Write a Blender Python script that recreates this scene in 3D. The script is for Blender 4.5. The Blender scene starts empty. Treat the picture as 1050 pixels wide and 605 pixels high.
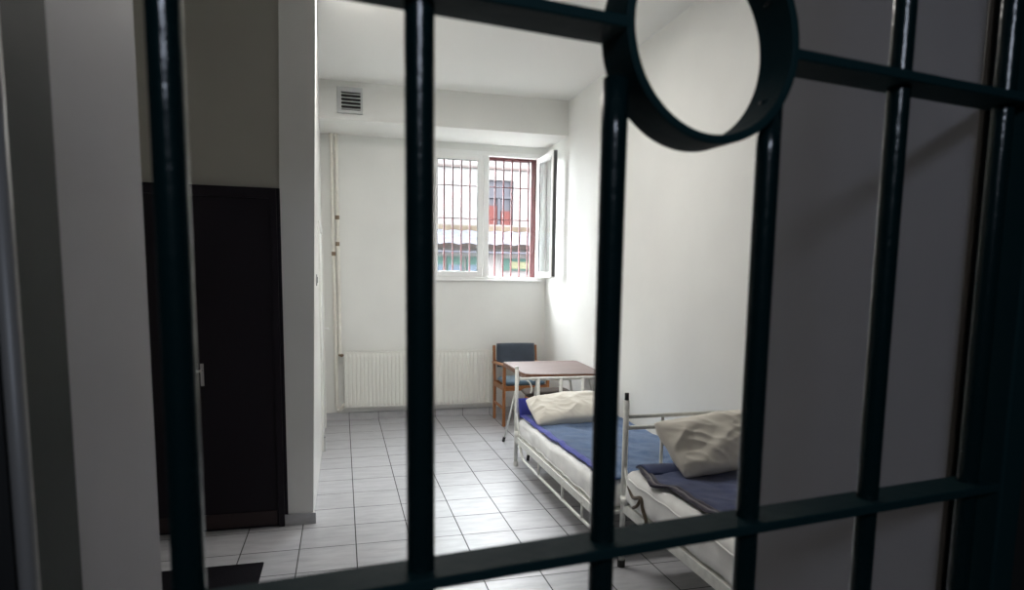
import bpy, bmesh, math, random
from mathutils import Vector, Matrix, noise
random.seed(7)
C = bpy.context.scene.collection
PI = math.pi
R = math.radians

# ------------------------------------------------------------------ materials
def mat(name, col, rough=.6, metal=0., bump=0., bscale=60., var=0., vscale=4., spec=.5, sheen=0., coat=0.):
    m = bpy.data.materials.new(name); m.use_nodes = True
    nt = m.node_tree; b = nt.nodes['Principled BSDF']
    b.inputs['Base Color'].default_value = (*col, 1)
    b.inputs['Roughness'].default_value = rough
    b.inputs['Metallic'].default_value = metal
    b.inputs['Specular IOR Level'].default_value = spec
    if sheen: b.inputs['Sheen Weight'].default_value = sheen
    if coat:
        b.inputs['Coat Weight'].default_value = coat; b.inputs['Coat Roughness'].default_value = .12
    tc = nt.nodes.new('ShaderNodeTexCoord')
    if var:
        n = nt.nodes.new('ShaderNodeTexNoise'); n.inputs['Scale'].default_value = vscale
        n.inputs['Detail'].default_value = 6
        nt.links.new(tc.outputs['Object'], n.inputs['Vector'])
        r = nt.nodes.new('ShaderNodeMapRange')
        r.inputs['From Min'].default_value = .3; r.inputs['From Max'].default_value = .7
        r.inputs['To Min'].default_value = 1 - var; r.inputs['To Max'].default_value = 1 + var * .5
        nt.links.new(n.outputs['Fac'], r.inputs['Value'])
        mx = nt.nodes.new('ShaderNodeMix'); mx.data_type = 'RGBA'; mx.blend_type = 'MULTIPLY'
        mx.inputs['Factor'].default_value = 1
        mx.inputs['A'].default_value = (*col, 1)
        nt.links.new(r.outputs['Result'], mx.inputs['B'])
        nt.links.new(mx.outputs['Result'], b.inputs['Base Color'])
    if bump:
        n = nt.nodes.new('ShaderNodeTexNoise'); n.inputs['Scale'].default_value = bscale
        n.inputs['Detail'].default_value = 4
        nt.links.new(tc.outputs['Object'], n.inputs['Vector'])
        bp = nt.nodes.new('ShaderNodeBump'); bp.inputs['Strength'].default_value = bump
        bp.inputs['Distance'].default_value = .01
        nt.links.new(n.outputs['Fac'], bp.inputs['Height']); nt.links.new(bp.outputs['Normal'], b.inputs['Normal'])
    return m

def wood(name, col, dark, rough=.4, axis=0):
    m = mat(name, col, rough); nt = m.node_tree; b = nt.nodes['Principled BSDF']
    tc = nt.nodes.new('ShaderNodeTexCoord'); mp = nt.nodes.new('ShaderNodeMapping')
    s = [14, 14, 14]; s[axis] = 1.5; mp.inputs['Scale'].default_value = s
    n = nt.nodes.new('ShaderNodeTexNoise'); n.inputs['Scale'].default_value = 3; n.inputs['Detail'].default_value = 8
    cr = nt.nodes.new('ShaderNodeValToRGB')
    cr.color_ramp.elements[0].color = (*dark, 1); cr.color_ramp.elements[1].color = (*col, 1)
    cr.color_ramp.elements[0].position = .3; cr.color_ramp.elements[1].position = .65
    nt.links.new(tc.outputs['Object'], mp.inputs['Vector']); nt.links.new(mp.outputs['Vector'], n.inputs['Vector'])
    nt.links.new(n.outputs['Fac'], cr.inputs['Fac']); nt.links.new(cr.outputs['Color'], b.inputs['Base Color'])
    return m

def fabric(name, col, rough=.9, weave=500., bump=.15, var=.12):
    m = mat(name, col, rough, bump=bump, bscale=weave, var=var, vscale=9, spec=.2, sheen=.3)
    return m

TILE, TX, TY = .333, .0615, 3.5975
def tile_mat(name, ox, oy, axes='XY', base=(.47, .47, .49), gap=(.035, .033, .032), rough=.33):
    m = mat(name, base, rough); nt = m.node_tree; b = nt.nodes['Principled BSDF']
    tc = nt.nodes.new('ShaderNodeTexCoord'); sp = nt.nodes.new('ShaderNodeSeparateXYZ'); cb = nt.nodes.new('ShaderNodeCombineXYZ')
    nt.links.new(tc.outputs['Object'], sp.inputs[0])
    for k, (a, o) in enumerate(zip(axes, (ox, oy))):
        ad = nt.nodes.new('ShaderNodeMath'); ad.operation = 'SUBTRACT'; ad.inputs[1].default_value = o
        dv = nt.nodes.new('ShaderNodeMath'); dv.operation = 'DIVIDE'; dv.inputs[1].default_value = TILE
        nt.links.new(sp.outputs['XYZ'.index(a)], ad.inputs[0]); nt.links.new(ad.outputs[0], dv.inputs[0])
        nt.links.new(dv.outputs[0], cb.inputs[k])
    br = nt.nodes.new('ShaderNodeTexBrick'); br.offset = 0; br.squash = 1
    br.inputs['Scale'].default_value = 1; br.inputs['Brick Width'].default_value = 1; br.inputs['Row Height'].default_value = 1
    br.inputs['Mortar Size'].default_value = .0105; br.inputs['Mortar Smooth'].default_value = .1; br.inputs['Bias'].default_value = 0
    br.inputs['Color1'].default_value = (.92, .92, .92, 1); br.inputs['Color2'].default_value = (1, 1, 1, 1)
    br.inputs['Mortar'].default_value = (1, 1, 1, 1)
    nt.links.new(cb.outputs[0], br.inputs['Vector'])
    mp = nt.nodes.new('ShaderNodeMapping'); mp.inputs['Scale'].default_value = (2.2, 9, 4)
    nt.links.new(tc.outputs['Object'], mp.inputs['Vector'])
    n = nt.nodes.new('ShaderNodeTexNoise'); n.inputs['Scale'].default_value = 2.2; n.inputs['Detail'].default_value = 9
    n.inputs['Roughness'].default_value = .62
    nt.links.new(mp.outputs[0], n.inputs['Vector'])
    cr = nt.nodes.new('ShaderNodeValToRGB')
    cr.color_ramp.elements[0].position = .33; cr.color_ramp.elements[1].position = .62
    cr.color_ramp.elements[0].color = (base[0] * .78, base[1] * .78, base[2] * .8, 1)
    cr.color_ramp.elements[1].color = (*base, 1)
    nt.links.new(n.outputs['Fac'], cr.inputs['Fac'])
    m1 = nt.nodes.new('ShaderNodeMix'); m1.data_type = 'RGBA'; m1.blend_type = 'MULTIPLY'; m1.inputs['Factor'].default_value = 1
    nt.links.new(cr.outputs['Color'], m1.inputs['A']); nt.links.new(br.outputs['Color'], m1.inputs['B'])
    m2 = nt.nodes.new('ShaderNodeMix'); m2.data_type = 'RGBA'
    nt.links.new(br.outputs['Fac'], m2.inputs['Factor']); nt.links.new(m1.outputs['Result'], m2.inputs['A'])
    m2.inputs['B'].default_value = (*gap, 1)
    nt.links.new(m2.outputs['Result'], b.inputs['Base Color'])
    rr = nt.nodes.new('ShaderNodeMapRange'); rr.inputs['To Min'].default_value = rough; rr.inputs['To Max'].default_value = .85
    nt.links.new(br.outputs['Fac'], rr.inputs['Value']); nt.links.new(rr.outputs['Result'], b.inputs['Roughness'])
    bp = nt.nodes.new('ShaderNodeBump'); bp.invert = True; bp.inputs['Strength'].default_value = .4; bp.inputs['Distance'].default_value = .004
    nt.links.new(br.outputs['Fac'], bp.inputs['Height']); nt.links.new(bp.outputs['Normal'], b.inputs['Normal'])
    return m

def glass(name):
    m = bpy.data.materials.new(name); m.use_nodes = True; nt = m.node_tree
    for n in list(nt.nodes):
        if n.type == 'BSDF_PRINCIPLED': nt.nodes.remove(n)
    out = [n for n in nt.nodes if n.type == 'OUTPUT_MATERIAL'][0]
    t = nt.nodes.new('ShaderNodeBsdfTransparent'); t.inputs[0].default_value = (.95, .97, .97, 1)
    g = nt.nodes.new('ShaderNodeBsdfGlossy'); g.inputs['Roughness'].default_value = .03
    d = nt.nodes.new('ShaderNodeBsdfDiffuse'); d.inputs[0].default_value = (.85, .87, .88, 1)
    f = nt.nodes.new('ShaderNodeFresnel'); f.inputs[0].default_value = 1.45
    mx = nt.nodes.new('ShaderNodeMixShader'); m0 = nt.nodes.new('ShaderNodeMixShader'); m0.inputs[0].default_value = .015
    nt.links.new(t.outputs[0], m0.inputs[1]); nt.links.new(d.outputs[0], m0.inputs[2])
    ge = nt.nodes.new('ShaderNodeNewGeometry'); inv = nt.nodes.new('ShaderNodeMath'); inv.operation = 'SUBTRACT'; inv.inputs[0].default_value = 1
    mu = nt.nodes.new('ShaderNodeMath'); mu.operation = 'MULTIPLY'
    nt.links.new(ge.outputs['Backfacing'], inv.inputs[1]); nt.links.new(f.outputs[0], mu.inputs[0]); nt.links.new(inv.outputs[0], mu.inputs[1])
    nt.links.new(mu.outputs[0], mx.inputs[0]); nt.links.new(m0.outputs[0], mx.inputs[1]); nt.links.new(g.outputs[0], mx.inputs[2])
    nt.links.new(mx.outputs[0], out.inputs[0])
    return m

M = {}
M['plaster'] = mat('white wall paint', (.80, .80, .775), .5, bump=.08, bscale=14, var=.04, vscale=1.6, spec=.4)
M['gloss'] = mat('glossy white wall paint', (.80, .80, .775), .28, bump=.05, bscale=10, var=.03, vscale=1.6)
M['ceil'] = mat('ceiling paint', (.82, .82, .80), .8, bump=.05, bscale=14)
M['olive'] = mat('olive white paint darkened for shade', (.40, .39, .345), .7, bump=.08, bscale=14, var=.05, vscale=2)  # wall white darkened, the lobby's shade is put into the colour
M['frontwall'] = mat('entrance wall paint darkened for shade', (.36, .35, .37), .6, bump=.08, bscale=14, var=.05, vscale=2)  # white wall whose shade is painted in as grey
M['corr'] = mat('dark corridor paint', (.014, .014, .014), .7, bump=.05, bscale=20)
M['floor'] = tile_mat('grey floor tiles', TX, TY)
M['skirt'] = tile_mat('skirting tiles', TX, -.2, 'XZ', base=(.56, .56, .57), gap=(.12, .12, .12))
M['skirtY'] = tile_mat('skirting tiles side', TY, -.2, 'YZ', base=(.56, .56, .57), gap=(.12, .12, .12))
M['gate'] = mat('dark green gate paint', (.003, .014, .0155), .2, bump=.10, bscale=70, spec=.5)
M['gateflat'] = mat('dull dark green gate paint', (.006, .026, .029), .6, bump=.1, bscale=50, spec=.12)
M['jamb'] = mat('dark green frame paint', (.020, .027, .023), .6, bump=.1, bscale=9, spec=.12)
M['jambedge'] = mat('frame edge painted lit', (.22, .21, .2), .4)  # pale colour stands in for light catching the edge
M['brownsteel'] = mat('brown primer', (.05, .038, .03), .5)
M['darkdoor'] = mat('dark aubergine door paint', (.010, .007, .012), .55, bump=.05, bscale=40, spec=.25)
M['maroonsill'] = mat('maroon kick plate', (.022, .009, .010), .5)
M['white'] = mat('white enamel', (.80, .80, .77), .35, var=.04, vscale=8)
M['bedw'] = mat('chipped white bed enamel', (.72, .72, .68), .38, var=.12, vscale=30)
M['pvc'] = mat('white window plastic', (.86, .86, .85), .3)
M['seal'] = mat('dark rubber seal', (.09, .09, .09), .6)
M['cream'] = mat('cream radiator enamel', (.81, .805, .76), .38)
M['pipe'] = mat('yellowed pipe paint', (.80, .775, .71), .45, var=.06, vscale=20)
M['brass'] = mat('tarnished brass', (.22, .16, .11), .4, .6)
M['maroon'] = mat('maroon grille paint', (.055, .006, .008), .5, var=.15, vscale=30)
M['glass'] = glass('window glass')
M['metal'] = mat('brushed steel', (.6, .6, .6), .3, 1.)
M['black'] = mat('black rubber', (.015, .015, .015), .6)
M['mattress'] = fabric('white mattress cover', (.88, .875, .86), weave=300, bump=.2, var=.1)
M['pillow'] = fabric('cream pillow cotton', (.70, .66, .585), weave=420, bump=.12, var=.06)
M['blue'] = fabric('blue wool blanket', (.052, .105, .215), weave=260, bump=.35, var=.22)
M['bluehem'] = fabric('bright blue blanket hem', (.055, .065, .36), weave=260, bump=.3)
M['navy'] = fabric('navy wool blanket', (.042, .058, .145), weave=260, bump=.35, var=.22)
M['navyhem'] = fabric('dark striped hem', (.035, .03, .05), weave=260, bump=.3)
M['greyhem'] = fabric('grey hem stripe', (.22, .20, .20), weave=260, bump=.3)
M['strap'] = fabric('brown strap', (.10, .075, .05))
M['upholstery'] = fabric('blue grey upholstery', (.06, .075, .10), weave=350, bump=.2)
M['seatblue'] = fabric('seat upholstery', (.10, .16, .22), weave=350, bump=.2)
M['stoolbrown'] = mat('brown grey upholstery', (.075, .06, .052), .9, bump=.15, bscale=350, spec=.1)
M['oak'] = wood('orange brown beech', (.36, .15, .055), (.26, .095, .032), .38, 2)
M['oakx'] = wood('orange brown beech rail', (.36, .15, .055), (.26, .095, .032), .38, 0)
M['tabletop'] = wood('table laminate', (.15, .105, .095), (.115, .08, .07), .5, 0)
M['tabletop'].node_tree.nodes['Principled BSDF'].inputs['Specular IOR Level'].default_value = .15
M['tableedge'] = wood('table edge wood', (.17, .065, .03), (.12, .045, .02), .4, 0)
M['mat'] = mat('black rubber mat', (.010, .0095, .012), .9, bump=.4, bscale=150, spec=.03)
M['switch'] = mat('grey plastic', (.25, .25, .25), .4)
M['void'] = mat('dark duct', (.02, .018, .018), .8)
M['ventmetal'] = mat('galvanised vent', (.5, .51, .51), .45, .2)
M['facade'] = mat('pale facade render', (0.03366, 0.03178, 0.03131), .9, var=.10, vscale=.8, spec=0)
M['facadepink'] = mat('pinkish facade render', (0.01896, 0.01528, 0.01466), .9, var=.12, vscale=1.2, spec=0)
M['tan'] = mat('tan stone band', (0.02342, 0.01838, 0.01402), .9, var=.35, vscale=2.5, spec=0)
M['slate'] = mat('grey lavender metal flashing', (0.02292, 0.02292, 0.02676), .7, var=.2, vscale=3, spec=0)
M['eave'] = mat('dark weathered roof tile', (0.00644, 0.00525, 0.00486), .8, var=.3, vscale=6, spec=0)
M['shopgreen'] = mat('green shop frame', (0.01009, 0.01714, 0.01494), .5, spec=0)
M['shopglass'] = mat('shop pane', (0.01526, 0.01888, 0.02384), .1, spec=0)
M['yellow'] = mat('pale yellow blind', (0.02849, 0.02849, 0.01862), .7, spec=0)
M['facwin'] = mat('grey facade window pane', (0.01334, 0.01334, 0.01526), .15, spec=0)
M['curtain'] = mat('maroon curtain', (0.01937, 0.00756, 0.00703), .8, spec=0)
M['pavement'] = mat('pavement', (0.03446, 0.03374, 0.03294), .9, spec=0)

# ------------------------------------------------------------------ mesh helpers
def box(bm, x0, x1, y0, y1, z0, z1, mtx=None):
    vs = [bm.verts.new((x, y, z)) for z in (z0, z1) for y in (y0, y1) for x in (x0, x1)]
    if mtx is not None:
        for v in vs: v.co = mtx @ v.co
    for f in ((0, 2, 3, 1), (4, 5, 7, 6), (0, 1, 5, 4), (2, 6, 7, 3), (0, 4, 6, 2), (1, 3, 7, 5)):
        bm.faces.new([vs[i] for i in f])
    return vs

def B(*boxes):
    bm = bmesh.new()
    for b in boxes: box(bm, *b)
    return bm

def tube(bm, pts, r, n=14, cap=True, r2=None):
    pts = [Vector(p) for p in pts]
    rings = []
    up = None
    for i, p in enumerate(pts):
        d = (pts[min(i + 1, len(pts) - 1)] - pts[max(i - 1, 0)]).normalized()
        if up is None:
            up = Vector((0, 0, 1)) if abs(d.z) < .9 else Vector((1, 0, 0))
        a = d.cross(up).normalized(); b = a.cross(d).normalized(); up = b
        rr = r if r2 is None else r + (r2 - r) * i / (len(pts) - 1)
        rings.append([bm.verts.new(p + (a * math.cos(2 * PI * k / n) + b * math.sin(2 * PI * k / n)) * rr) for k in range(n)])
    for A, Bq in zip(rings, rings[1:]):
        for k in range(n):
            bm.faces.new((A[k], A[(k + 1) % n], Bq[(k + 1) % n], Bq[k]))
    if cap:
        bm.faces.new(rings[0][::-1]); bm.faces.new(rings[-1])

def T(*args, **k):
    bm = bmesh.new(); tube(bm, *args, **k); return bm

def curve_pts(ctrl, n=10):
    """Catmull-Rom through ctrl"""
    P = [Vector(c) for c in ctrl]; P = [P[0]] + P + [P[-1]]
    out = []
    for i in range(1, len(P) - 2):
        for k in range(n):
            t = k / n
            a, b, c, d = P[i - 1], P[i], P[i + 1], P[i + 2]
            out.append(.5 * ((2 * b) + (c - a) * t + (2 * a - 5 * b + 4 * c - d) * t * t + (3 * b - a - 3 * c + d) * t ** 3))
    out.append(P[-2]); return out

def grid(bm, nu, nv, fn):
    V = [[bm.verts.new(fn(i / nu, j / nv)) for j in range(nv + 1)] for i in range(nu + 1)]
    for i in range(nu):
        for j in range(nv):
            bm.faces.new((V[i][j], V[i + 1][j], V[i + 1][j + 1], V[i][j + 1]))
    return V

def obj(name, bm, m, parent=None, smooth=False, bevel=0., sub=0, solid=0., off=-1, seg=2):
    bmesh.ops.remove_doubles(bm, verts=bm.verts, dist=1e-6)
    bmesh.ops.recalc_face_normals(bm, faces=bm.faces)
    me = bpy.data.meshes.new(name); bm.to_mesh(me); bm.free()
    me.materials.append(M[m] if isinstance(m, str) else m)
    o = bpy.data.objects.new(name, me); C.objects.link(o)
    if smooth:
        for p in me.polygons: p.use_smooth = True
    if solid:
        md = o.modifiers.new('solid', 'SOLIDIFY'); md.thickness = solid; md.offset = off
    if bevel:
        md = o.modifiers.new('bevel', 'BEVEL'); md.width = bevel; md.segments = seg; md.limit_method = 'ANGLE'; md.angle_limit = R(40)
        md.harden_normals = False
    if sub:
        md = o.modifiers.new('sub', 'SUBSURF'); md.levels = sub; md.render_levels = sub
    if parent is not None:
        o.parent = parent
        o.matrix_parent_inverse = Matrix.Identity(4)
        w = world_of(parent)
        o.matrix_basis = w.inverted() @ Matrix.Identity(4)
    return o

def world_of(o):
    m = o.matrix_basis.copy()
    while o.parent is not None:
        o = o.parent; m = o.matrix_basis @ m
    return m

def struct(name, bm, m, label=None, parent=None, **k):
    o = obj(name, bm, m, parent, **k)
    if parent is None:
        o['kind'] = 'structure'
    if label: o['label'] = label
    return o

def thing(name, label, cat, loc=(0, 0, 0), group=None):
    o = bpy.data.objects.new(name, None); C.objects.link(o); o.location = loc
    o.empty_display_size = .05
    o['label'] = label; o['category'] = cat
    if group: o['group'] = group
    return o

def tag(o, label, cat, group=None):
    o['label'] = label; o['category'] = cat
    if group: o['group'] = group
    return o

def nz(x, y, z, s=1., o=3):
    return noise.fractal(Vector((x * s, y * s, z * s)), 1., 2., o)

# ------------------------------------------------------------------ room shell
XL, XR, YB, HC = -.20, 2.415, 7.57, 3.575
YW = 4.35          # partition plane with the dark door
XS = -1.9          # far left side wall
YF0, YF1 = .65, 1.05   # cell front wall
DX0, DX1, DH = -.275, .775, 2.36
CY = -1.9          # corridor rear wall
WX0, WX1, WZ0, WZ1 = .98, 2.36, 1.64, 3.13
BY, BZ = 6.85, 3.205
WT = .44

struct('floor', B((-3.2, 4.2, CY - .3, 8.0, -.12, 0)), 'floor', 'grey tiled floor with dark joints')
struct('ceiling', B((-3.2, 4.2, CY - .3, 8.0, HC, HC + .15)), 'ceil', 'white ceiling')
struct('wall_back', B((XL - .4, WX0, YB, YB + WT, 0, HC), (WX1, XR + .3, YB, YB + WT, 0, HC),
                      (WX0, WX1, YB, YB + WT, 0, WZ0), (WX0, WX1, YB, YB + WT, WZ1, HC)), 'plaster', 'white back wall with the window')
struct('wall_right', B((XR, XR + .3, YF1, YB, 0, HC)), 'plaster', 'white wall along the beds')
# left wall, its end is the white pillar; slightly out of plumb like the old masonry
bm = bmesh.new()
vs = box(bm, -.405, XL, YW, YB, 0, HC)
for v in vs:
    if v.co.y < YW + .01:
        v.co.x += (v.co.z / HC) * (.075 if v.co.x < -.3 else .085) - .008
struct('wall_left', bm, 'gloss', 'glossy white wall ending in a pillar left of the floor')
struct('wall_partition', B((XS, -.21, YW + .012, YW + .2, 0, HC)), 'olive', 'wall above the dark door, darkened for shade')
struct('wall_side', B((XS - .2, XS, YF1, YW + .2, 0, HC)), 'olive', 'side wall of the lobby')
# front wall around the gate opening
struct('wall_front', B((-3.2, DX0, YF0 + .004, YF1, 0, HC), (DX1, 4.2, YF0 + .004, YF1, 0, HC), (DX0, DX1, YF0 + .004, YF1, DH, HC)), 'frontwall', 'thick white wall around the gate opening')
# corridor side
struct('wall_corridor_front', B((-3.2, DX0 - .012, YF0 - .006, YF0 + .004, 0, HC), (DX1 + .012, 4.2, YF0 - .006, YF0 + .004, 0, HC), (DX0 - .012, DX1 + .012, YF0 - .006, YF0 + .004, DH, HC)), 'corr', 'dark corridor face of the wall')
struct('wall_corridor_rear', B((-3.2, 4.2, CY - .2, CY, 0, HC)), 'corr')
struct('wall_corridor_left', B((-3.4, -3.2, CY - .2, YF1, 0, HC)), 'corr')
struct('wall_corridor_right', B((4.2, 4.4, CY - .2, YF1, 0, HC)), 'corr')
struct('trim_1', B((XL - .06, XR, BY, YB, BZ, HC)), 'plaster', 'boxed beam below the ceiling along the back wall')

# steel lining of the gate opening
struct('trim_2', B((DX0 - .012, DX0 + .004, YF0 - .004, YF0 + .098, 0, DH)), 'jamb', 'dark green steel lining left of the gate', bevel=.003)
struct('trim_3', B((DX1 - .004, DX1 + .012, YF0 - .004, YF0 + .006, 0, DH)), 'brownsteel', 'brown steel edge right of the gate', bevel=.002)
bm = T([(DX0 - .002, YF0 - .004, 0), (DX0 - .002, YF0 - .004, DH)], .008, 12)
struct('trim_4', bm, 'jambedge', 'lit edge of the steel lining, painted pale', smooth=True)

# tile skirting
struct('baseboard_back', B((XL, XR, YB - .012, YB, 0, .088)), 'skirt', 'tile skirting under the radiator', bevel=.002)
struct('baseboard_left', B((-.402, XL + .010, YW - .012, YW, 0, .075)), 'skirtY', 'grey tile skirting at the pillar foot', bevel=.002)
struct('baseboard_right', B((XR - .012, XR, YF1, YB, 0, .088)), 'skirtY', bevel=.002)

# dark door beside the pillar
d1 = struct('door_1', B((-1.24, -.365, YW - .005, YW + .012, .0, 2.185)), 'darkdoor', 'dark aubergine door left of the white pillar', bevel=.003)
obj('door_frame', B((-1.24, -1.18, YW - .025, YW - .005, 0, 2.175), (-.425, -.386, YW - .025, YW - .005, 0, 2.175), (-1.18, -.425, YW - .025, YW - .005, 2.12, 2.175)), 'darkdoor', d1, bevel=.003)
obj('kick_plate', B((-1.17, -.432, YW - .012, YW - .005, .015, .11)), 'maroonsill', d1, bevel=.002)
bm = bmesh.new(); box(bm, -.861, -.842, YW - .013, YW - .005, .95, 1.09)
tube(bm, curve_pts([(-.85, YW - .01, 1.05), (-.85, YW - .05, 1.05), (-.86, YW - .058, 1.05), (-.95, YW - .058, 1.045)], 6), .008, 10)
h = obj('door_handle', bm, 'metal', d1, smooth=False, bevel=.002); h['label'] = 'pale metal handle'

# white door in the left wall
d2 = struct('door_2', B((XL - .01, XL + .006, 6.28, 7.18, .01, 2.08)), 'gloss', 'white door in the left wall near the radiator', bevel=.003)
obj('door_frame', B((XL - .01, XL + .016, 6.2, 6.275, 0, 2.15), (XL - .01, XL + .016, 7.185, 7.26, 0, 2.15), (XL - .01, XL + .016, 6.275, 7.185, 2.085, 2.15)), 'white', d2, bevel=.004)
bm = bmesh.new(); box(bm, XL + .006, XL + .014, 7.09, 7.13, 1.0, 1.2)
tube(bm, curve_pts([(XL + .01, 7.11, 1.1), (XL + .05, 7.11, 1.1), (XL + .056, 7.09, 1.1), (XL + .056, 6.99, 1.1)], 6), .009, 10)
h = obj('door_handle', bm, 'pvc', d2, bevel=.002)
obj('frame_foot', B((XL + .016, XL + .03, 6.2, 6.275, 0, .16)), 'skirtY', d2, bevel=.002)

# ------------------------------------------------------------------ window
w1 = struct('window_1', B((WX0, WX0 + .045, YB + .0, YB + .075, WZ0, WZ1), (WX1 - .05, WX1, YB, YB + .075, WZ0, WZ1),
                          (WX0 + .045, WX1 - .05, YB, YB + .075, WZ1 - .05, WZ1), (WX0 + .045, WX1 - .05, YB, YB + .075, WZ0, WZ0 + .03),
                          (1.632, 1.70, YB, YB + .075, WZ0 + .03, WZ1 - .05)), 'pvc', 'white plastic double window, right sash open', bevel=.004)
def sash(w, hgt, name):
    f = .062; t = .05
    bm = B((0, f, 0, t, 0, hgt), (w - f, w, 0, t, 0, hgt), (f, w - f, 0, t, 0, f), (f, w - f, 0, t, hgt - f, hgt))
    return bm, B((f - .005, w - f + .005, t * .4, t * .6, f - .005, hgt - f + .005)), f, t
SH = WZ1 - .05 - WZ0 - .03
bmf, bmg, f, t = sash(1.628 - WX0 - .047, SH, 's')
mv = Matrix.Translation((WX0 + .047, YB - .006, WZ0 + .03))
for b_ in (bmf, bmg): bmesh.ops.transform(b_, matrix=mv, verts=b_.verts)
s1 = obj('window_sash', bmf, 'pvc', w1, bevel=.005)
obj('window_pane', bmg, 'glass', s1)
obj('glazing_seal', B((WX0 + .047 + f - .003, WX0 + .047 + f + .004, YB + .01, YB + .016, WZ0 + .03 + f, WZ0 + .03 + SH - f),
                 (1.628 - f - .005, 1.628 - f + .004, YB + .008, YB + .016, WZ0 + .03 + f, WZ0 + .03 + SH - f),
                 (WX0 + .047 + f, 1.628 - f, YB + .008, YB + .016, WZ0 + .03 + SH - f - .006, WZ0 + .03 + SH - f + .003)), 'seal', s1)
# open sash: hinged at the right, swung into the room
SW = .60
bmf, bmg, f, t = sash(SW, SH, 's')
mo = Matrix.Translation((2.300, YB - .004, WZ0 + .03)) @ Matrix.Rotation(R(268.5), 4, 'Z')
bms = B((SW - .001, SW + .004, .012, t, .01, SH - .01), (f - .003, f + .003, -.002, .012, f, SH - f), (SW - f - .003, SW - f + .003, -.002, .012, f, SH - f))
bmh = bmesh.new(); box(bmh, SW - .045, SW - .015, t, t + .01, SH * .46 - .035, SH * .46 + .035)
tube(bmh, [(SW - .03, t, SH * .46), (SW - .03, t + .035, SH * .46), (SW - .03, t + .042, SH * .46 - .02), (SW - .03, t + .042, SH * .46 - .11)], .009, 10)
for b_ in (bmf, bmg, bms, bmh): bmesh.ops.transform(b_, matrix=mo, verts=b_.verts)
s2 = obj('window_sash', bmf, 'pvc', w1, bevel=.005)
s2['label'] = 'right sash swung open'
obj('window_pane', bmg, 'glass', s2)
obj('sash_seal', bms, 'seal', s2)
obj('sash_handle', bmh, 'pvc', s2, bevel=.002)
obj('window_sill', B((WX0 - .03, WX1 + .0, YB - .03, YB + .002, WZ0 - .022, WZ0)), 'pvc', w1, bevel=.005)

# maroon security grille outside
GY = 7.86
gr = thing('window_grille', 'maroon steel bar grille outside the window', 'grille', (1.67, GY, WZ0))
obj('frame', B((WX0 + .001, WX0 + .045, GY - .02, GY + .02, WZ0 + .002, WZ1 - .002), (WX1 - .065, WX1 - .001, GY - .02, GY + .02, WZ0 + .002, WZ1 - .002),
               (WX0 + .045, WX1 - .065, GY - .02, GY + .02, WZ1 - .045, WZ1 - .002), (WX0 + .045, WX1 - .065, GY - .02, GY + .02, WZ0 + .002, WZ0 + .03)), 'maroon', gr, bevel=.002)
x = 1.105
while x < WX1 - .08:
    obj('bar', B((x - .0085, x + .0085, GY - .0085, GY + .0085, WZ0 + .03, WZ1 - .045)), 'maroon', gr, bevel=.001)
    x += .1052
for z in (2.762, 2.372):
    obj('cross_rail', B((WX0 + .045, WX1 - .065, GY - .022, GY - .0085, z - .005, z + .005)), 'maroon', gr, bevel=.001)

# ------------------------------------------------------------------ barred gate
GT = .13; GD = .50
ph = math.atan(GT)
# gate local axes: s along the plane, d into the room, z up ; origin on the front face at X = 0
GM = Matrix.Translation((0, GD, 0)) @ Matrix.Rotation(ph, 4, 'Z')
gate = thing('barred_gate', 'dark green barred steel gate with a ring, across the foreground', 'gate', (GM @ Vector((.86, 0, 0)))[:])
def gobj(name, bm, m, **k):
    bmesh.ops.transform(bm, matrix=GM, verts=bm.verts); return obj(name, bm, m, gate, **k)
FD = .045
S0, SP = -.1125, .1781
ZB, ZT = .05, 2.34
ZL, ZU = 1.381, 1.8535
RC, RZ, RO, RT = .3366, 1.8575, .0965, .0085
bars = [S0 + k * SP for k in range(6)]
for k, s in enumerate(bars):
    segs = [(ZB, ZT)]
    if k in (2, 3):
        dz = math.sqrt(max(RO ** 2 - (abs(s - RC)) ** 2, 0)) if abs(s - RC) < RO else 0
        dz = .045
        segs = [(ZB, RZ - dz), (RZ + dz, ZT)]
    for a, b in segs:
        bm = bmesh.new()
        n = max(2, int((b - a) / .05))
        tube(bm, [(s, FD / 2, a + (b - a) * i / n) for i in range(n + 1)], .0118, 24)
        gobj('bar', bm, 'gate', smooth=True)
def rail(z, a, b):
    return B((a, b, 0, FD, z - .0052, z + .0052))
gobj('rail', rail(ZL, -.30, .805), 'gateflat', bevel=.0015)
gobj('rail', rail(ZU, -.30, RC - RO + .003), 'gateflat', bevel=.0015)
gobj('rail', rail(ZU, RC + RO - .003, .805), 'gateflat', bevel=.0015)
gobj('rail', rail(.90, -.30, .805), 'gateflat', bevel=.0015)
gobj('rail', rail(.42, -.30, .805), 'gateflat', bevel=.0015)
bm = bmesh.new(); N = 96; rg = []
for k in range(N):
    a = 2 * PI * k / N
    rg.append([bm.verts.new((RC + r * math.cos(a), d, RZ + r * math.sin(a))) for r, d in ((RO, 0), (RO, FD), (RO - RT, FD), (RO - RT, 0))])
for k in range(N):
    A, Bq = rg[k], rg[(k + 1) % N]
    for j in range(4): bm.faces.new((A[j], A[(j + 1) % 4], Bq[(j + 1) % 4], Bq[j]))
gobj('ring', bm, 'gateflat', bevel=.0015)
gobj('stile', B((.803, .845, -.004, FD, ZB - .02, ZT + .02)), 'gateflat', bevel=.003)
gobj('stile', B((-.345, -.298, -.004, FD, ZB - .02, ZT + .02)), 'gateflat', bevel=.003)
for z in (ZT, ZB - .02): gobj('frame_bar', B((-.298, .803, 0, FD, z, z + .02)), 'gateflat', bevel=.002)
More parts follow.
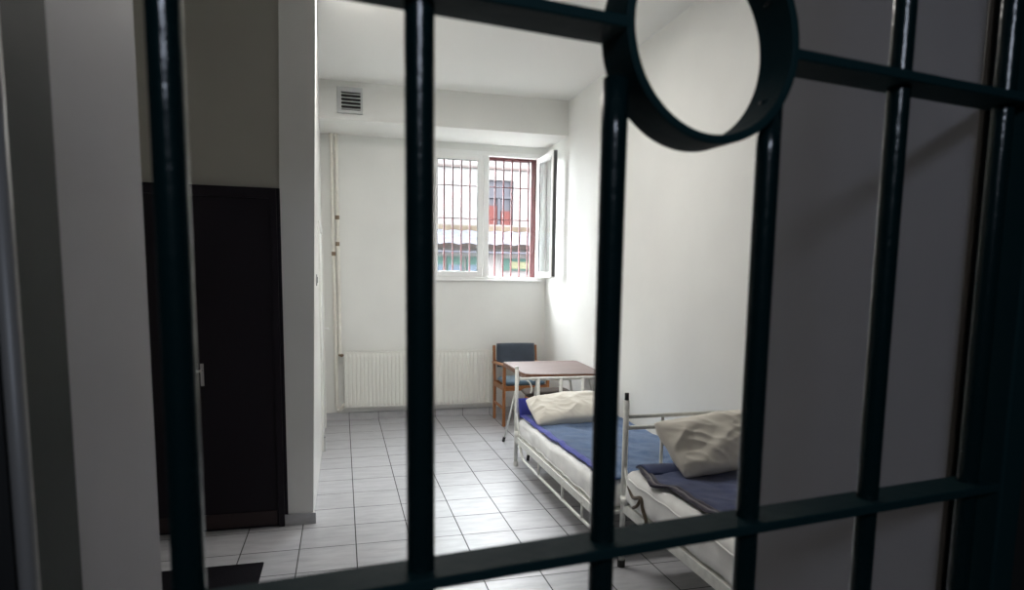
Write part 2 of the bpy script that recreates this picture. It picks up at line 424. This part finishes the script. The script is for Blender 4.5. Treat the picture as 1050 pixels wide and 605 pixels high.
for z in (.4, 1.15, 1.95):
    bm = T([(.852, FD - .01, z - .05), (.852, FD - .01, z + .05)], .009, 14)
    gobj('hinge', bm, 'gateflat', smooth=True)

# ------------------------------------------------------------------ back wall fittings
v = thing('air_vent', 'square metal louvred vent on the beam, top left', 'vent', (.107, BY, 3.385))
VX0, VX1, VZ0, VZ1 = -.015, .232, 3.262, 3.512
obj('vent_frame', B((VX0, VX0 + .04, BY - .03, BY - .001, VZ0, VZ1), (VX1 - .02, VX1, BY - .03, BY - .001, VZ0, VZ1), (VX0 + .04, VX1 - .02, BY - .03, BY - .001, VZ1 - .045, VZ1), (VX0 + .04, VX1 - .02, BY - .03, BY - .001, VZ0, VZ0 + .03)), 'ventmetal', v, bevel=.002)
obj('backing', B((VX0 + .04, VX1 - .02, BY - .004, BY - .001, VZ0 + .03, VZ1 - .045)), 'void', v)
for k in range(5):
    z = VZ0 + .045 + k * .0355
    bm = bmesh.new(); box(bm, VX0 + .04, VX1 - .02, -.014, .014, -.0015, .0015, Matrix.Translation((0, BY - .018, z)) @ Matrix.Rotation(R(38), 4, 'X'))
    obj('louvre', bm, 'ventmetal', v)

RX0, RX1, RZ0, RZ1, RY = .015, 1.725, .155, .795, 7.465
ra = thing('radiator', 'long cream panel radiator on the back wall under the window', 'radiator', (.87, YB, RZ0))
bm = bmesh.new(); P = []
n = 39; pitch = (RX1 - RX0) / n
prof = []
for k in range(n):
    x = RX0 + k * pitch
    prof += [(x, RY + .012), (x + pitch * .12, RY), (x + pitch * .62, RY), (x + pitch * .74, RY + .012)]
prof.append((RX1, RY + .012))
zs = [(RZ0, .016), (RZ0 + .018, .008), (RZ0 + .04, 0), (RZ1 - .05, 0), (RZ1 - .028, .008), (RZ1, .016)]
rows = []
for z, push in zs:
    rows.append([bm.verts.new((x, min(y + (push if y < RY + .01 else 0), RY + .014), z)) for x, y in prof])
for a, b in zip(rows, rows[1:]):
    for i in range(len(a) - 1): bm.faces.new((a[i], a[i + 1], b[i + 1], b[i]))
box(bm, RX0, RX1, RY + .013, RY + .055, RZ0, RZ1)
obj('panel', bm, 'cream', ra)
obj('top_grille', B(*[(RX0 + .01 + k * .043, RX0 + .04 + k * .043, RY + .002, RY + .058, RZ1, RZ1 + .004) for k in range(39)]), 'cream', ra)
for x in (RX0 - .004, RX1): obj('side_cover', B((x, x + .004, RY - .002, RY + .06, RZ0, RZ1 + .004)), 'cream', ra, bevel=.001)
for x in (RX0 + .2, RX1 - .23): obj('bracket', B((x, x + .03, RY + .055, YB - .001, RZ0 + .1, RZ1 - .1)), 'cream', ra)
bm = bmesh.new(); tube(bm, [(-.045, RY + .03, .765), (RX0, RY + .03, .765)], .012, 12); tube(bm, [(-.012, RY + .03, .765), (-.012, RY - .03, .765)], .017, 12)
vv = obj('valve', bm, 'brass', ra); vv['label'] = 'brown brass valve'

def pipe(label, x, zbot, pts_tail):
    p = thing('heating_pipe', label, 'pipe', (x, YB, zbot), 'heating pipes in the back left corner')
    bm = bmesh.new()
    tube(bm, curve_pts([(x, 7.535, BZ), (x + .002, 7.535, 2.4), (x + .006, 7.535, 1.5)] + pts_tail, 8), .021, 14)
    obj('pipe_run', bm, 'pipe', p, smooth=True)
    bm = bmesh.new(); tube(bm, [(x, 7.535, BZ - .02), (x, 7.535, BZ)], .026, 16)
    obj('ceiling_collar', bm, 'pipe', p, smooth=False)
    return p
p1 = pipe('left yellowed pipe of the pair beside the radiator', -.085, .05, [(-.075, 7.535, .4), (-.07, 7.535, .16), (-.045, 7.53, .125), (0, 7.51, .18), (.03, 7.50, .19)])
p2 = pipe('right yellowed pipe feeding the radiator valve', -.035, .76, [(-.030, 7.535, .95), (-.030, 7.532, .82), (-.032, 7.51, .775), (-.034, 7.497, .767)])
for p, x, z in ((p1, -.080, 1.90), (p2, -.034, 2.30), (p2, -.034, 2.01), (p2, -.030, 1.72)):
    bm = bmesh.new(); tube(bm, [(x, 7.535, z - .022), (x, 7.535, z + .022)], .0235, 14); box(bm, x - .005, x + .005, 7.535, YB, z - .006, z + .006)
    obj('pipe_clip', bm, 'brass' if z != 1.72 else 'pipe', p)

sw = thing('light_switch', 'small grey switch on the glossy left wall', 'switch', (XL, 5.38, 1.61))
obj('switch_plate', B((XL, XL + .012, 5.34, 5.42, 1.57, 1.66)), 'switch', sw, bevel=.003)
obj('rocker', B((XL + .012, XL + .018, 5.36, 5.40, 1.59, 1.64)), 'switch', sw, bevel=.002)

# ------------------------------------------------------------------ armchair
ch = thing('armchair', 'wooden armchair with blue grey cushions in the back corner', 'chair', (1.98, 7.1, 0))
def bar4(bm, p, q, w, d):
    """square section bar from p to q"""
    p, q = Vector(p), Vector(q); z = (q - p).normalized()
    x = Vector((1, 0, 0)); 
    if abs(z.x) > .9: x = Vector((0, 1, 0))
    y = z.cross(x).normalized(); x = y.cross(z).normalized()
    vs = [bm.verts.new(c + x * a * w / 2 + y * b * d / 2) for c in (p, q) for a, b in ((-1, -1), (1, -1), (1, 1), (-1, 1))]
    for f in ((0, 1, 2, 3), (7, 6, 5, 4), (0, 4, 5, 1), (1, 5, 6, 2), (2, 6, 7, 3), (3, 7, 4, 0)): bm.faces.new([vs[i] for i in f])
def bars_(*ss):
    bm = bmesh.new()
    for s in ss: bar4(bm, *s)
    return bm
CX0, CX1, CYF, CYB = 1.735, 2.245, 6.875, 7.33
for x in (CX0, CX1):
    obj('leg', bars_(((x, CYF, 0), (x, CYF, .685), .032, .042)), 'oak', ch, bevel=.006)
    obj('leg', bars_(((x, CYB + .0, 0), (x, CYB, .46), .032, .042), ((x, CYB, .44), (x, CYB + .06, .865), .030, .038)), 'oak', ch, bevel=.006)
    obj('armrest', bars_(((x, CYF - .035, .695), (x, CYB + .05, .665), .05, .026)), 'oakx', ch, bevel=.008)
    obj('side_rail', bars_(((x, CYF, .43), (x, CYB, .42), .024, .05)), 'oakx', ch, bevel=.004)
    obj('stretcher', bars_(((x, CYF, .2), (x, CYB, .2), .02, .03)), 'oakx', ch, bevel=.004)
obj('front_rail', bars_(((CX0, CYF, .43), (CX1, CYF, .43), .03, .055)), 'oakx', ch, bevel=.004)
obj('back_rail', bars_(((CX0, CYB, .43), (CX1, CYB, .43), .024, .05)), 'oakx', ch, bevel=.004)
def cushion(bm, w, d, t, p=5., nu=20, nv=16, mtx=Matrix.Identity(4), seed=0., wr=.0):
    for sgn in (1, -1):
        def fn(u, v_):
            a, b = 2 * u - 1, 2 * v_ - 1
            e = (max(0, 1 - abs(a) ** p) * max(0, 1 - abs(b) ** p)) ** .5
            k = 1 - .03 * (a * a * b * b)
            z = sgn * t / 2 * e
            if wr: z += wr * e * nz(a * 2 + seed, b * 2, seed)
            return mtx @ Vector((a * w / 2 * k, b * d / 2 * k, z))
        grid(bm, nu, nv, fn)
bm = bmesh.new(); cushion(bm, .48, .45, .075, 8, mtx=Matrix.Translation((1.99, 7.09, .482)))
obj('seat_cushion', bm, 'seatblue', ch, smooth=True)
bm = bmesh.new(); cushion(bm, .475, .29, .06, 7, mtx=Matrix.Translation((1.99, 7.335, .752)) @ Matrix.Rotation(R(82), 4, 'X'))
obj('backrest', bm, 'upholstery', ch, smooth=True)
obj('backrest_rail', bars_(((CX0, CYB + .04, .68), (CX1, CYB + .04, .68), .03, .03)), 'oakx', ch, bevel=.004)

# ------------------------------------------------------------------ table
TZ = .795
tb = thing('table', 'small table with pinkish brown laminate top behind the far bed', 'table', (1.98, 5.95, 0))
poly = [(1.600, 6.40), (1.587, 5.62), (1.598, 5.535), (1.635, 5.497), (1.72, 5.482), (2.20, 5.442), (2.29, 5.455), (2.335, 5.52), (2.40, 6.36), (2.375, 6.405)]
def slab(poly, z0, z1):
    bm = bmesh.new()
    a = [bm.verts.new((x, y, z0)) for x, y in poly]; b = [bm.verts.new((x, y, z1)) for x, y in poly]
    bm.faces.new(a[::-1]); bm.faces.new(b)
    for i in range(len(a)): bm.faces.new((a[i], a[(i + 1) % len(a)], b[(i + 1) % len(a)], b[i]))
    return bm
tt = obj('tabletop', slab(poly, TZ - .048, TZ - .003), 'tableedge', tb, bevel=.004)
cx = sum(p[0] for p in poly) / len(poly); cy = sum(p[1] for p in poly) / len(poly)
obj('laminate', slab([(cx + (x - cx) * .992, cy + (y - cy) * .992) for x, y in poly], TZ - .004, TZ), 'tabletop', tt)
obj('apron', B((1.68, 2.27, 5.58, 5.60, TZ - .075, TZ - .03), (1.68, 2.30, 6.28, 6.30, TZ - .075, TZ - .03), (1.68, 1.70, 5.60, 6.28, TZ - .075, TZ - .03), (2.25, 2.27, 5.60, 6.28, TZ - .075, TZ - .03)), 'bedw', tb, bevel=.002)
for a, b in (((1.735, 5.62, TZ - .03), (1.612, 5.475, 0)), ((1.70, 6.05, TZ - .03), (1.565, 6.207, 0)), ((2.235, 5.62, TZ - .03), (2.375, 5.47, 0)), ((2.215, 6.1, TZ - .03), (2.36, 6.24, 0))):
    a, b = Vector(a), Vector(b); c = b + (a - b) * .07
    l = obj('leg', T([a, c], .0115, 12), 'bedw', tb, smooth=True)
    obj('leg_tip', T([c, b + Vector((0, 0, .004))], .0145, 12), 'black', l, smooth=False)

# stool under the table
st = thing('stool', 'stool with a flat dark brown grey padded seat under the table', 'stool', (2.08, 6.42, 0))
bm = bmesh.new(); cushion(bm, .52, .34, .075, 6, mtx=Matrix.Translation((2.09, 6.42, .455)) @ Matrix.Rotation(R(-5), 4, 'Z'))
obj('seat', bm, 'stoolbrown', st, smooth=True)
obj('seat_frame', bars_(((1.9, 6.30, .405), (2.28, 6.30, .405), .025, .03), ((1.9, 6.54, .405), (2.28, 6.54, .405), .025, .03), ((1.9, 6.30, .405), (1.9, 6.54, .405), .025, .03), ((2.28, 6.30, .405), (2.28, 6.54, .405), .025, .03)), 'oakx', st)
for x in (1.9, 2.28):
    for y in (6.30, 6.54):
        obj('leg', bars_(((x, y, 0), (x, y, .41), .03, .03)), 'oak', st, bevel=.003)

# ------------------------------------------------------------------ beds
def bed(label, x0, x1, yh, yf, lift, guard, spindles, two_rails):
    b = thing('hospital_bed', label, 'bed', ((x0 + x1) / 2, (yh + yf) / 2, 0), 'white metal hospital beds')
    rt = .0165
    for x in (x0, x1):
        p = obj('head_post', T([(x, yh, .03), (x, yh, .86 + lift)], rt, 14), 'bedw', b, smooth=True)
        obj('post_cap', T([(x, yh, .86 + lift), (x, yh, .885 + lift if not two_rails else .90 + lift)], rt * (1.08 if not two_rails else .72), 14), 'bedw' if not two_rails else 'black', p)
        obj('foot_cap', T([(x, yh, 0.0), (x, yh, .04)], rt * 1.35, 14), 'black' if two_rails else 'bedw', p)
        q = obj('foot_post', T([(x, yf, .03), (x, yf, .30 + lift)], rt, 14), 'bedw', b, smooth=True)
        obj('foot_cap', T([(x, yf, 0.0), (x, yf, .04)], rt * 1.35, 14), 'black', q)
    rz = [.775 + lift] if not two_rails else [.765 + lift, .70 + lift]
    for z in rz:
        obj('head_rail', T([(x0, yh, z), (x1, yh, z)], .0125, 12), 'bedw', b, smooth=True)
    obj('head_rail', T([(x0, yh, .30 + lift), (x1, yh, .30 + lift)], .0125, 12), 'bedw', b, smooth=True)
    for x in spindles:
        obj('spindle', T([(x, yh, .31 + lift), (x, yh, rz[0])], .0095 if two_rails else .015, 12), 'bedw', b, smooth=True)
    for x in (x0, x1):
        obj('side_rail', B((x - .012, x + .012, yf, yh - .02, .215 + lift, .272 + lift)), 'bedw', b, bevel=.004)
        s = 1 if x == x0 else -1
        obj('brace', T([(x, yh, .50 + lift), (x + .004 * s, yh - .09, .30 + lift), (x + .004 * s, yh - .12, .25 + lift)], .009, 10), 'bedw', b, smooth=True)
        obj('clamp', T([(x, yh + .005, .30 + lift), (x, yh - .06, .275 + lift)], .021, 12), 'bedw', b, smooth=True)
    obj('foot_rail', T([(x0, yf, .27 + lift), (x1, yf, .27 + lift)], .0125, 12), 'bedw', b, smooth=True)
    obj('mattress_base', B((x0 + .01, x1 - .01, yf + .02, yh - .02, .262 + lift, .274 + lift)), 'bedw', b)
    if guard:
        for x in (x0 - .008, x1 + .008):
            obj('guard_rail', T(curve_pts([(x, yh - .12, .25), (x, yh - .17, .20), (x, yh - .24, .138), (x, yh - .36, .122), (x, 4.3, .120), (x, yf + .26, .122), (x, yf + .14, .138), (x, yf + .06, .24)], 6), .0115, 12), 'bedw', b, smooth=True)
            for y in (4.66, 4.10, 3.72):
                obj('guard_strut', T([(x, y, .12), (x, y, .235)], .0095, 10), 'bedw', b, smooth=True)
    return b
b1 = bed('far white metal bed with blue blanket and drop guard rail, head at the table', 1.47, 2.30, 5.37, 3.42, 0, True, (1.668, 1.878, 2.085), False)
b2 = bed('near white metal bed with two head rails, nearest the gate', 1.535, 2.36, 3.27, 1.30, .115, False, (1.762, 1.968, 2.175), True)
obj('hook', T(curve_pts([(1.545, 5.37, .775), (1.585, 5.36, .74), (1.60, 5.35, .69), (1.592, 5.35, .65)], 6), .007, 8), 'bedw', b1, smooth=True)

def mattress(label, x0, x1, y0, y1, z0, z1, seed):
    bm = bmesh.new(); nx, ny = 26, 60
    def wob(x, y, z): return .006 * nz(x + seed, y, z, 5)
    hx, hy, hz = (x1 - x0) / 2, (y1 - y0) / 2, (z1 - z0) / 2
    c = Vector(((x0 + x1) / 2, (y0 + y1) / 2, (z0 + z1) / 2)); r = .045
    bm2 = bmesh.new()
    box(bm2, x0, x1, y0, y1, z0, z1)
    bmesh.ops.subdivide_edges(bm2, edges=[e for e in bm2.edges if abs((e.verts[0].co - e.verts[1].co).y) > 1], cuts=60, use_grid_fill=True)
    bmesh.ops.subdivide_edges(bm2, edges=[e for e in bm2.edges if abs((e.verts[0].co - e.verts[1].co).x) > .5], cuts=22, use_grid_fill=True)
    bmesh.ops.subdivide_edges(bm2, edges=[e for e in bm2.edges if abs((e.verts[0].co - e.verts[1].co).z) > .08], cuts=6, use_grid_fill=True)
    for v_ in bm2.verts:
        p = v_.co - c
        q = Vector((max(-hx + r, min(hx - r, p.x)), max(-hy + r, min(hy - r, p.y)), max(-hz + r, min(hz - r, p.z))))
        d = p - q
        if d.length > 1e-6:
            # push to the rounded box
            d = d.normalized() * r
        n_ = .010 * nz(v_.co.x + seed, v_.co.y, v_.co.z * 2, 4) + .004 * nz(v_.co.x * .5, v_.co.y, v_.co.z * 3, 16)
        co = c + q + d * (1 + n_ / r)
        if co.z < z0: co.z = z0
        v_.co = co
    bm.free()
    o = obj('mattress', bm2, 'mattress', smooth=True)
    return tag(o, label, 'mattress', 'white mattresses')
Z1, Z2 = .432, .585
mt1 = mattress('white mattress on the far bed under the bright blue blanket', 1.475, 2.31, 3.45, 5.34, .276, Z1, 1.)
mt2 = mattress('white mattress on the near bed under the navy blanket', 1.515, 2.36, 1.33, 3.235, .391, Z2, 5.)
# piping along the mattress sides
for mt, x0, x1, y0, y1, z in ((mt1, 1.475, 2.31, 3.45, 5.34, .30), (mt2, 1.515, 2.36, 1.33, 3.235, .545)):
    bm = bmesh.new()
    for x, s in ((x0, -1), (x1, 1)):
        pts = [(x + s * (.002 + .010 * nz(x + (1. if mt is mt1 else 5.), y0 + .06 + (y1 - y0 - .12) * i / 40, z * 2, 4)), y0 + .06 + (y1 - y0 - .12) * i / 40, z + .004 * math.sin(i * 1.3)) for i in range(41)]
        tube(bm, pts, .0045, 6)
    obj('piping', bm, 'mattress', mt, smooth=True)

# ---- blankets
def blanket(label, m, hems, x_hem, xr, y0, y1, zt, drop, seed, over=False):
    """sheet lying on the mattress top; x_hem(y) is the free hem towards the room"""
    nu, nv = 60, 90
    def pos(u, v_):
        y = y0 + (y1 - y0) * v_
        xh = x_hem(y)
        x = xh + (xr - xh) * u
        z = zt + .020 + .011 * nz(x * 1.3 + seed, y * 1.3, 0, 3.2) + .006 * nz(x + seed, y, 2, 9)
        edge = max(0, 1 - u / .12)
        z += .010 * edge * nz(x, y + seed, 5, 11)
        return Vector((x, y, max(z, zt + .012)))
    return pos, nu, nv

def hem1(y):
    t_ = (5.30 - y) / 1.8
    return 1.492 + .035 * max(0, min(1, t_)) + .014 * nz(0, y, 1, 3) 
pos1, nu, nv = blanket('', 'blue', None, hem1, 2.335, 3.47, 5.315, Z1, 0, 2.)
bl1 = thing('blanket', 'bright blue wool blanket spread over the far bed', 'blanket', (1.9, 4.4, Z1), 'blankets on the beds')
bm = bmesh.new(); grid(bm, nu, nv, lambda u, v_: pos1(.055 + .945 * u, v_)); obj('blanket_body', bm, 'blue', bl1, smooth=True, solid=.007, off=1)
bm = bmesh.new(); grid(bm, 5, nv, lambda u, v_: pos1(.056 * u, v_) + Vector((0, 0, .001))); obj('hem', bm, 'bluehem', bl1, smooth=True, solid=.010, off=1)['label'] = 'bright violet blue hem'
# the head end hangs up behind the pillow
def up(u, v_):
    y = 5.315 + .012 * v_ ; z = Z1 + .01 + .17 * v_
    x = 1.485 + (2.30 - 1.485) * u
    return Vector((x - .012 * v_ * (1 - u), y + .008 * nz(x, z, 3, 8), z - .03 * v_ * u))
bm = bmesh.new(); grid(bm, 40, 10, up); obj('turned_up_end', bm, 'bluehem', bl1, smooth=True, solid=.006)

def hem2(y):
    pts = [(3.24, 1.585), (3.05, 1.545), (2.90, 1.505), (2.80, 1.575), (2.63, 1.565), (2.5, 1.572), (2.1, 1.62), (1.3, 1.66)]
    for (ya, xa), (yb, xb) in zip(pts, pts[1:]):
        if yb <= y <= ya:
            t_ = (ya - y) / (ya - yb); t_ = t_ * t_ * (3 - 2 * t_)
            return xa + (xb - xa) * t_
    return pts[0][1] if y > pts[0][0] else pts[-1][1]
pos2, nu, nv = blanket('', 'navy', None, hem2, 2.375, 1.6, 3.20, Z2, 0, 9.)
bl2 = thing('blanket', 'navy blue blanket with dark striped hem on the near bed', 'blanket', (1.95, 2.4, Z2), 'blankets on the beds')
bm = bmesh.new(); grid(bm, nu, nv, lambda u, v_: pos2(.06 + .94 * u, v_)); obj('blanket_body', bm, 'navy', bl2, smooth=True, solid=.008, off=1)
bm = bmesh.new(); grid(bm, 3, nv, lambda u, v_: pos2(.02 * u, v_)); obj('hem', bm, 'navyhem', bl2, smooth=True, solid=.012, off=1)['label'] = 'black hem stripe'
bm = bmesh.new(); grid(bm, 2, nv, lambda u, v_: pos2(.02 + .016 * u, v_)); obj('hem', bm, 'greyhem', bl2, smooth=True, solid=.0115, off=1)['label'] = 'grey hem stripe'
bm = bmesh.new(); grid(bm, 3, nv, lambda u, v_: pos2(.036 + .025 * u, v_)); obj('hem', bm, 'navyhem', bl2, smooth=True, solid=.012, off=1)['label'] = 'inner dark hem stripe'
# folded dark band at the head
def fold(u, v_):
    a = v_ * PI * 1.0
    x = hem2(3.15) + .01 + (2.36 - hem2(3.15)) * u
    y = 3.215 - .17 * v_
    z = Z2 + .022 + .028 * math.sin(v_ * PI) + .008 * nz(x, y, 4, 5)
    return Vector((x, y, z))
bm = bmesh.new(); grid(bm, 50, 12, fold); obj('folded_band', bm, 'navy', bl2, smooth=True, solid=.012)

# ---- pillows
def pillow(label, w, d, t, mtx, seed, wr=1., tp=0.):
    bm = bmesh.new()
    for sgn in (1, -1):
        def fn(u, v_):
            a, b = 2 * u - 1, 2 * v_ - 1
            e = (max(0, 1 - abs(a) ** 3.2) * max(0, 1 - abs(b) ** 3.2)) ** .5
            # pinched sides
            ka = 1 - .04 * (1 - abs(b) ** 2) * abs(a) ** 3 - .05 * (abs(a) * abs(b)) ** 4
            kb = 1 - .06 * (1 - abs(a) ** 2) * abs(b) ** 3 - .07 * (abs(a) * abs(b)) ** 4
            z = sgn * t / 2 * e
            x, y = a * ka * w / 2 * (1 - tp * (1 - b) / 2), b * kb * d / 2
            q = Vector((x * 3.2 + y * 1.5 + seed, y * 7.5 - x * 2.2, seed * 2 + sgn))
            n1 = noise.noise(q); n2 = noise.noise(Vector((x * 8 + seed, y * 17 + x * 6, seed + sgn * 3)))
            n3 = noise.noise(Vector((x * 2.4 + seed, y * 3.1, seed * 3 + sgn)))
            ridge = (1 - min(1, abs(n1) * 2.6)) ** 1.5 * .016 + (1 - min(1, abs(n2) * 2.2)) ** 1.5 * .005 + n3 * .022
            z += sgn * wr * (min(1, e * 1.2)) * (ridge - .006)
            z += .010 * nz(x, y, seed, 4) * (1 - e) * 1.5
            return mtx @ Vector((x, y, z))
        grid(bm, 80, 60, fn)
    return bm
# far pillow, slumped against the head frame
m1 = Matrix.Translation((1.860, 5.09, .556)) @ Matrix.Rotation(R(-3), 4, 'Z') @ Matrix.Rotation(R(-3.5), 4, 'Y') @ Matrix.Rotation(R(20), 4, 'X') @ Matrix.Rotation(R(2.5), 4, 'Z')
pw = tag(obj('pillow', pillow('', .70, .41, .16, m1, 3.1), 'pillow', smooth=True), 'creased cream pillow on the far bed against the head frame', 'pillow', 'cream pillows')
m2 = Matrix.Translation((2.03, 3.065, .765)) @ Matrix.Rotation(R(44), 4, 'X') @ Matrix.Rotation(R(5.5), 4, 'Z')
pw2 = tag(obj('pillow', pillow('', .76, .37, .17, m2, 8.7, 1.5, .09), 'pillow', smooth=True), 'creased cream pillow leaning on the near bed rails', 'pillow', 'cream pillows')

# dark tie at the near bed corner
bm = bmesh.new()
tube(bm, curve_pts([(1.53, 3.2, .50), (1.512, 3.1, .47), (1.508, 3.0, .50), (1.506, 2.97, .45), (1.508, 2.93, .40), (1.51, 2.95, .37)], 6), .010, 8)
tube(bm, curve_pts([(1.508, 3.0, .50), (1.504, 3.03, .45), (1.505, 3.08, .42)], 6), .009, 8)
obj('tie_strap', bm, 'strap', b2, smooth=True)['label'] = 'dark brown cloth tie'

# floor mat
tag(obj('floor_mat', B((-1.35, -.455, 3.05, 3.77, 0, .012)), 'mat', bevel=.004), 'black rubber mat lying on the tiles by the dark door', 'mat')

# ------------------------------------------------------------------ outside
struct('ground', B((-14, 24, 8.02, 40, -.6, -.5)), 'pavement')
bd = thing('building', 'pale apartment facade seen through the window', 'building', (5, 20, -.5))
FW = (4.36, 5.28, 3.36, 4.73)
obj('facade_wall', B((-6, FW[0], 20, 22, -.5, 9), (FW[1], 16, 20, 22, -.5, 9), (FW[0], FW[1], 20, 22, -.5, FW[2]), (FW[0], FW[1], 20, 22, FW[3], 9)), 'facade', bd)
obj('upper_band', B((-6, 16, 19.93, 20, 5.05, 5.12), (-6, 16, 19.95, 20, 5.32, 5.75)), 'facadepink', bd)
obj('stone_band', B((-6, 16, 19.85, 20, 3.0, 3.3)), 'tan', bd)
wn = obj('facade_window', B((FW[0], FW[1], 20.1, 20.14, FW[2], FW[3])), 'facwin', bd)
obj('window_frame', B((FW[0], FW[0] + .08, 20.03, 20.1, FW[2], FW[3]), (FW[1] - .08, FW[1], 20.03, 20.1, FW[2], FW[3]), (4.78, 4.86, 20.03, 20.1, FW[2], 4.2), (FW[0], FW[1], 20.03, 20.1, 4.18, 4.26)), 'facwin', wn)
obj('curtain', B((4.46, 4.76, 20.06, 20.09, FW[2], 3.95), (4.9, 5.2, 20.06, 20.09, FW[2], 3.8)), 'curtain', wn)
# low building in front with tiled eave
lo = thing('shed', 'low white building with a dark tiled eave beyond the window bars', 'building', (4, 14.5, -.5))
obj('shed_wall', B((-4, 12, 14.6, 18.5, -.5, 2.35)), 'facade', lo)
bm = bmesh.new()
def rf(u, v_):
    x = -4 + 16 * u
    return Vector((x, 14.25 + 4.25 * v_, 2.40 + .62 * v_ + .035 * abs(math.sin(x * 7.5))))
grid(bm, 420, 2, rf); obj('roof', bm, 'slate', lo, solid=.03)
bm = bmesh.new()
def ev(u, v_):
    x = -4 + 16 * u
    return Vector((x, 14.24, 2.33 + (.075 + .035 * abs(math.sin(x * 7.5))) * v_))
grid(bm, 420, 1, ev); obj('eave', bm, 'eave', lo, solid=.04)
obj('gutter', T([(-4, 14.3, 2.25), (12, 14.3, 2.25)], .025, 10), 'slate', lo)
w_ = obj('shed_window', B((3.62, 4.5, 14.54, 14.6, 1.86, 2.13)), 'shopgreen', lo)
obj('pane', B((3.78, 4.42, 14.52, 14.54, 1.90, 2.06)), 'yellow', w_)
for x in (2.05, 2.5, 2.95):
    w_ = obj('shed_window', B((x - .19, x + .19, 14.55, 14.6, 1.5, 2.15)), 'shopgreen', lo)
    obj('pane', B((x - .16, x + .16, 14.53, 14.55, 1.75, 1.97)), 'shopglass', w_)

# ------------------------------------------------------------------ light
W = bpy.data.worlds.new('World'); bpy.context.scene.world = W; W.use_nodes = True
nt = W.node_tree; bg = nt.nodes['Background']
SKY = 68.0; CORR = 7.; FILL = 44.
bg.inputs['Color'].default_value = (.93, .97, 1.0, 1); bg.inputs['Strength'].default_value = SKY

def portal(name, loc, rot, sx, sy):
    L = bpy.data.lights.new(name, 'AREA'); L.shape = 'RECTANGLE'; L.size = sx; L.size_y = sy
    o = bpy.data.objects.new(name, L); C.objects.link(o); o.location = loc; o.rotation_euler = rot
    L.cycles.is_portal = True
    return o
portal('window_daylight_portal', ((WX0 + WX1) / 2, 8.0, (WZ0 + WZ1) / 2), (R(-90), 0, 0), WX1 - WX0, WZ1 - WZ0)
L = bpy.data.lights.new('corridor_lamp', 'AREA'); L.shape = 'RECTANGLE'; L.size = .5; L.size_y = .28
L.energy = CORR; L.color = (.74, .83, 1.0)
lo_ = bpy.data.objects.new('corridor_lamp', L); C.objects.link(lo_)
lo_.location = (-.05, -.95, 2.42); lo_.rotation_euler = (R(72), 0, R(-6))

L = bpy.data.lights.new('cell_fill_light', 'AREA'); L.shape = 'RECTANGLE'; L.size = 1.2; L.size_y = .3  # added fill light above the view, no fitting seen here
L.energy = FILL; L.color = (1.0, .97, .92)
lo_ = bpy.data.objects.new('cell_fill_light', L); C.objects.link(lo_)
lo_.location = (.5, 4.5, HC - .06)

# ------------------------------------------------------------------ camera
f_, yaw, pitch, roll, h_, PPY = 659.6633, .2590, -.1127, .0134, 4.9051 * TILE, 59.5644
cyw, syw = math.cos(yaw), math.sin(yaw)
Fv = Vector((syw * math.cos(pitch), cyw * math.cos(pitch), math.sin(pitch)))
r0 = Vector((cyw, -syw, 0)); u0 = r0.cross(Fv)
Rv = r0 * math.cos(roll) + u0 * math.sin(roll); Uv = -r0 * math.sin(roll) + u0 * math.cos(roll)
cam = bpy.data.cameras.new('camera'); co = bpy.data.objects.new('camera', cam); C.objects.link(co)
co.matrix_world = Matrix(((Rv.x, Uv.x, -Fv.x, 0), (Rv.y, Uv.y, -Fv.y, 0), (Rv.z, Uv.z, -Fv.z, h_), (0, 0, 0, 1)))
cam.sensor_width = 36; cam.lens = f_ / 1050 * 36; cam.shift_y = PPY / 1050
cam.clip_start = .02
cam.dof.use_dof = True; cam.dof.focus_distance = 4.6; cam.dof.aperture_fstop = 5.2
sc = bpy.context.scene; sc.camera = co
vs_ = sc.view_settings
vs_.view_transform = 'Standard'; vs_.look = 'None'; vs_.gamma = 1; vs_.use_curve_mapping = False
vs_.exposure = 0.04
sc.cycles.use_denoising = True
sc.cycles.max_bounces = 16; sc.cycles.diffuse_bounces = 10; sc.cycles.glossy_bounces = 6; sc.cycles.transparent_max_bounces = 16
sc.cycles.sample_clamp_indirect = 12
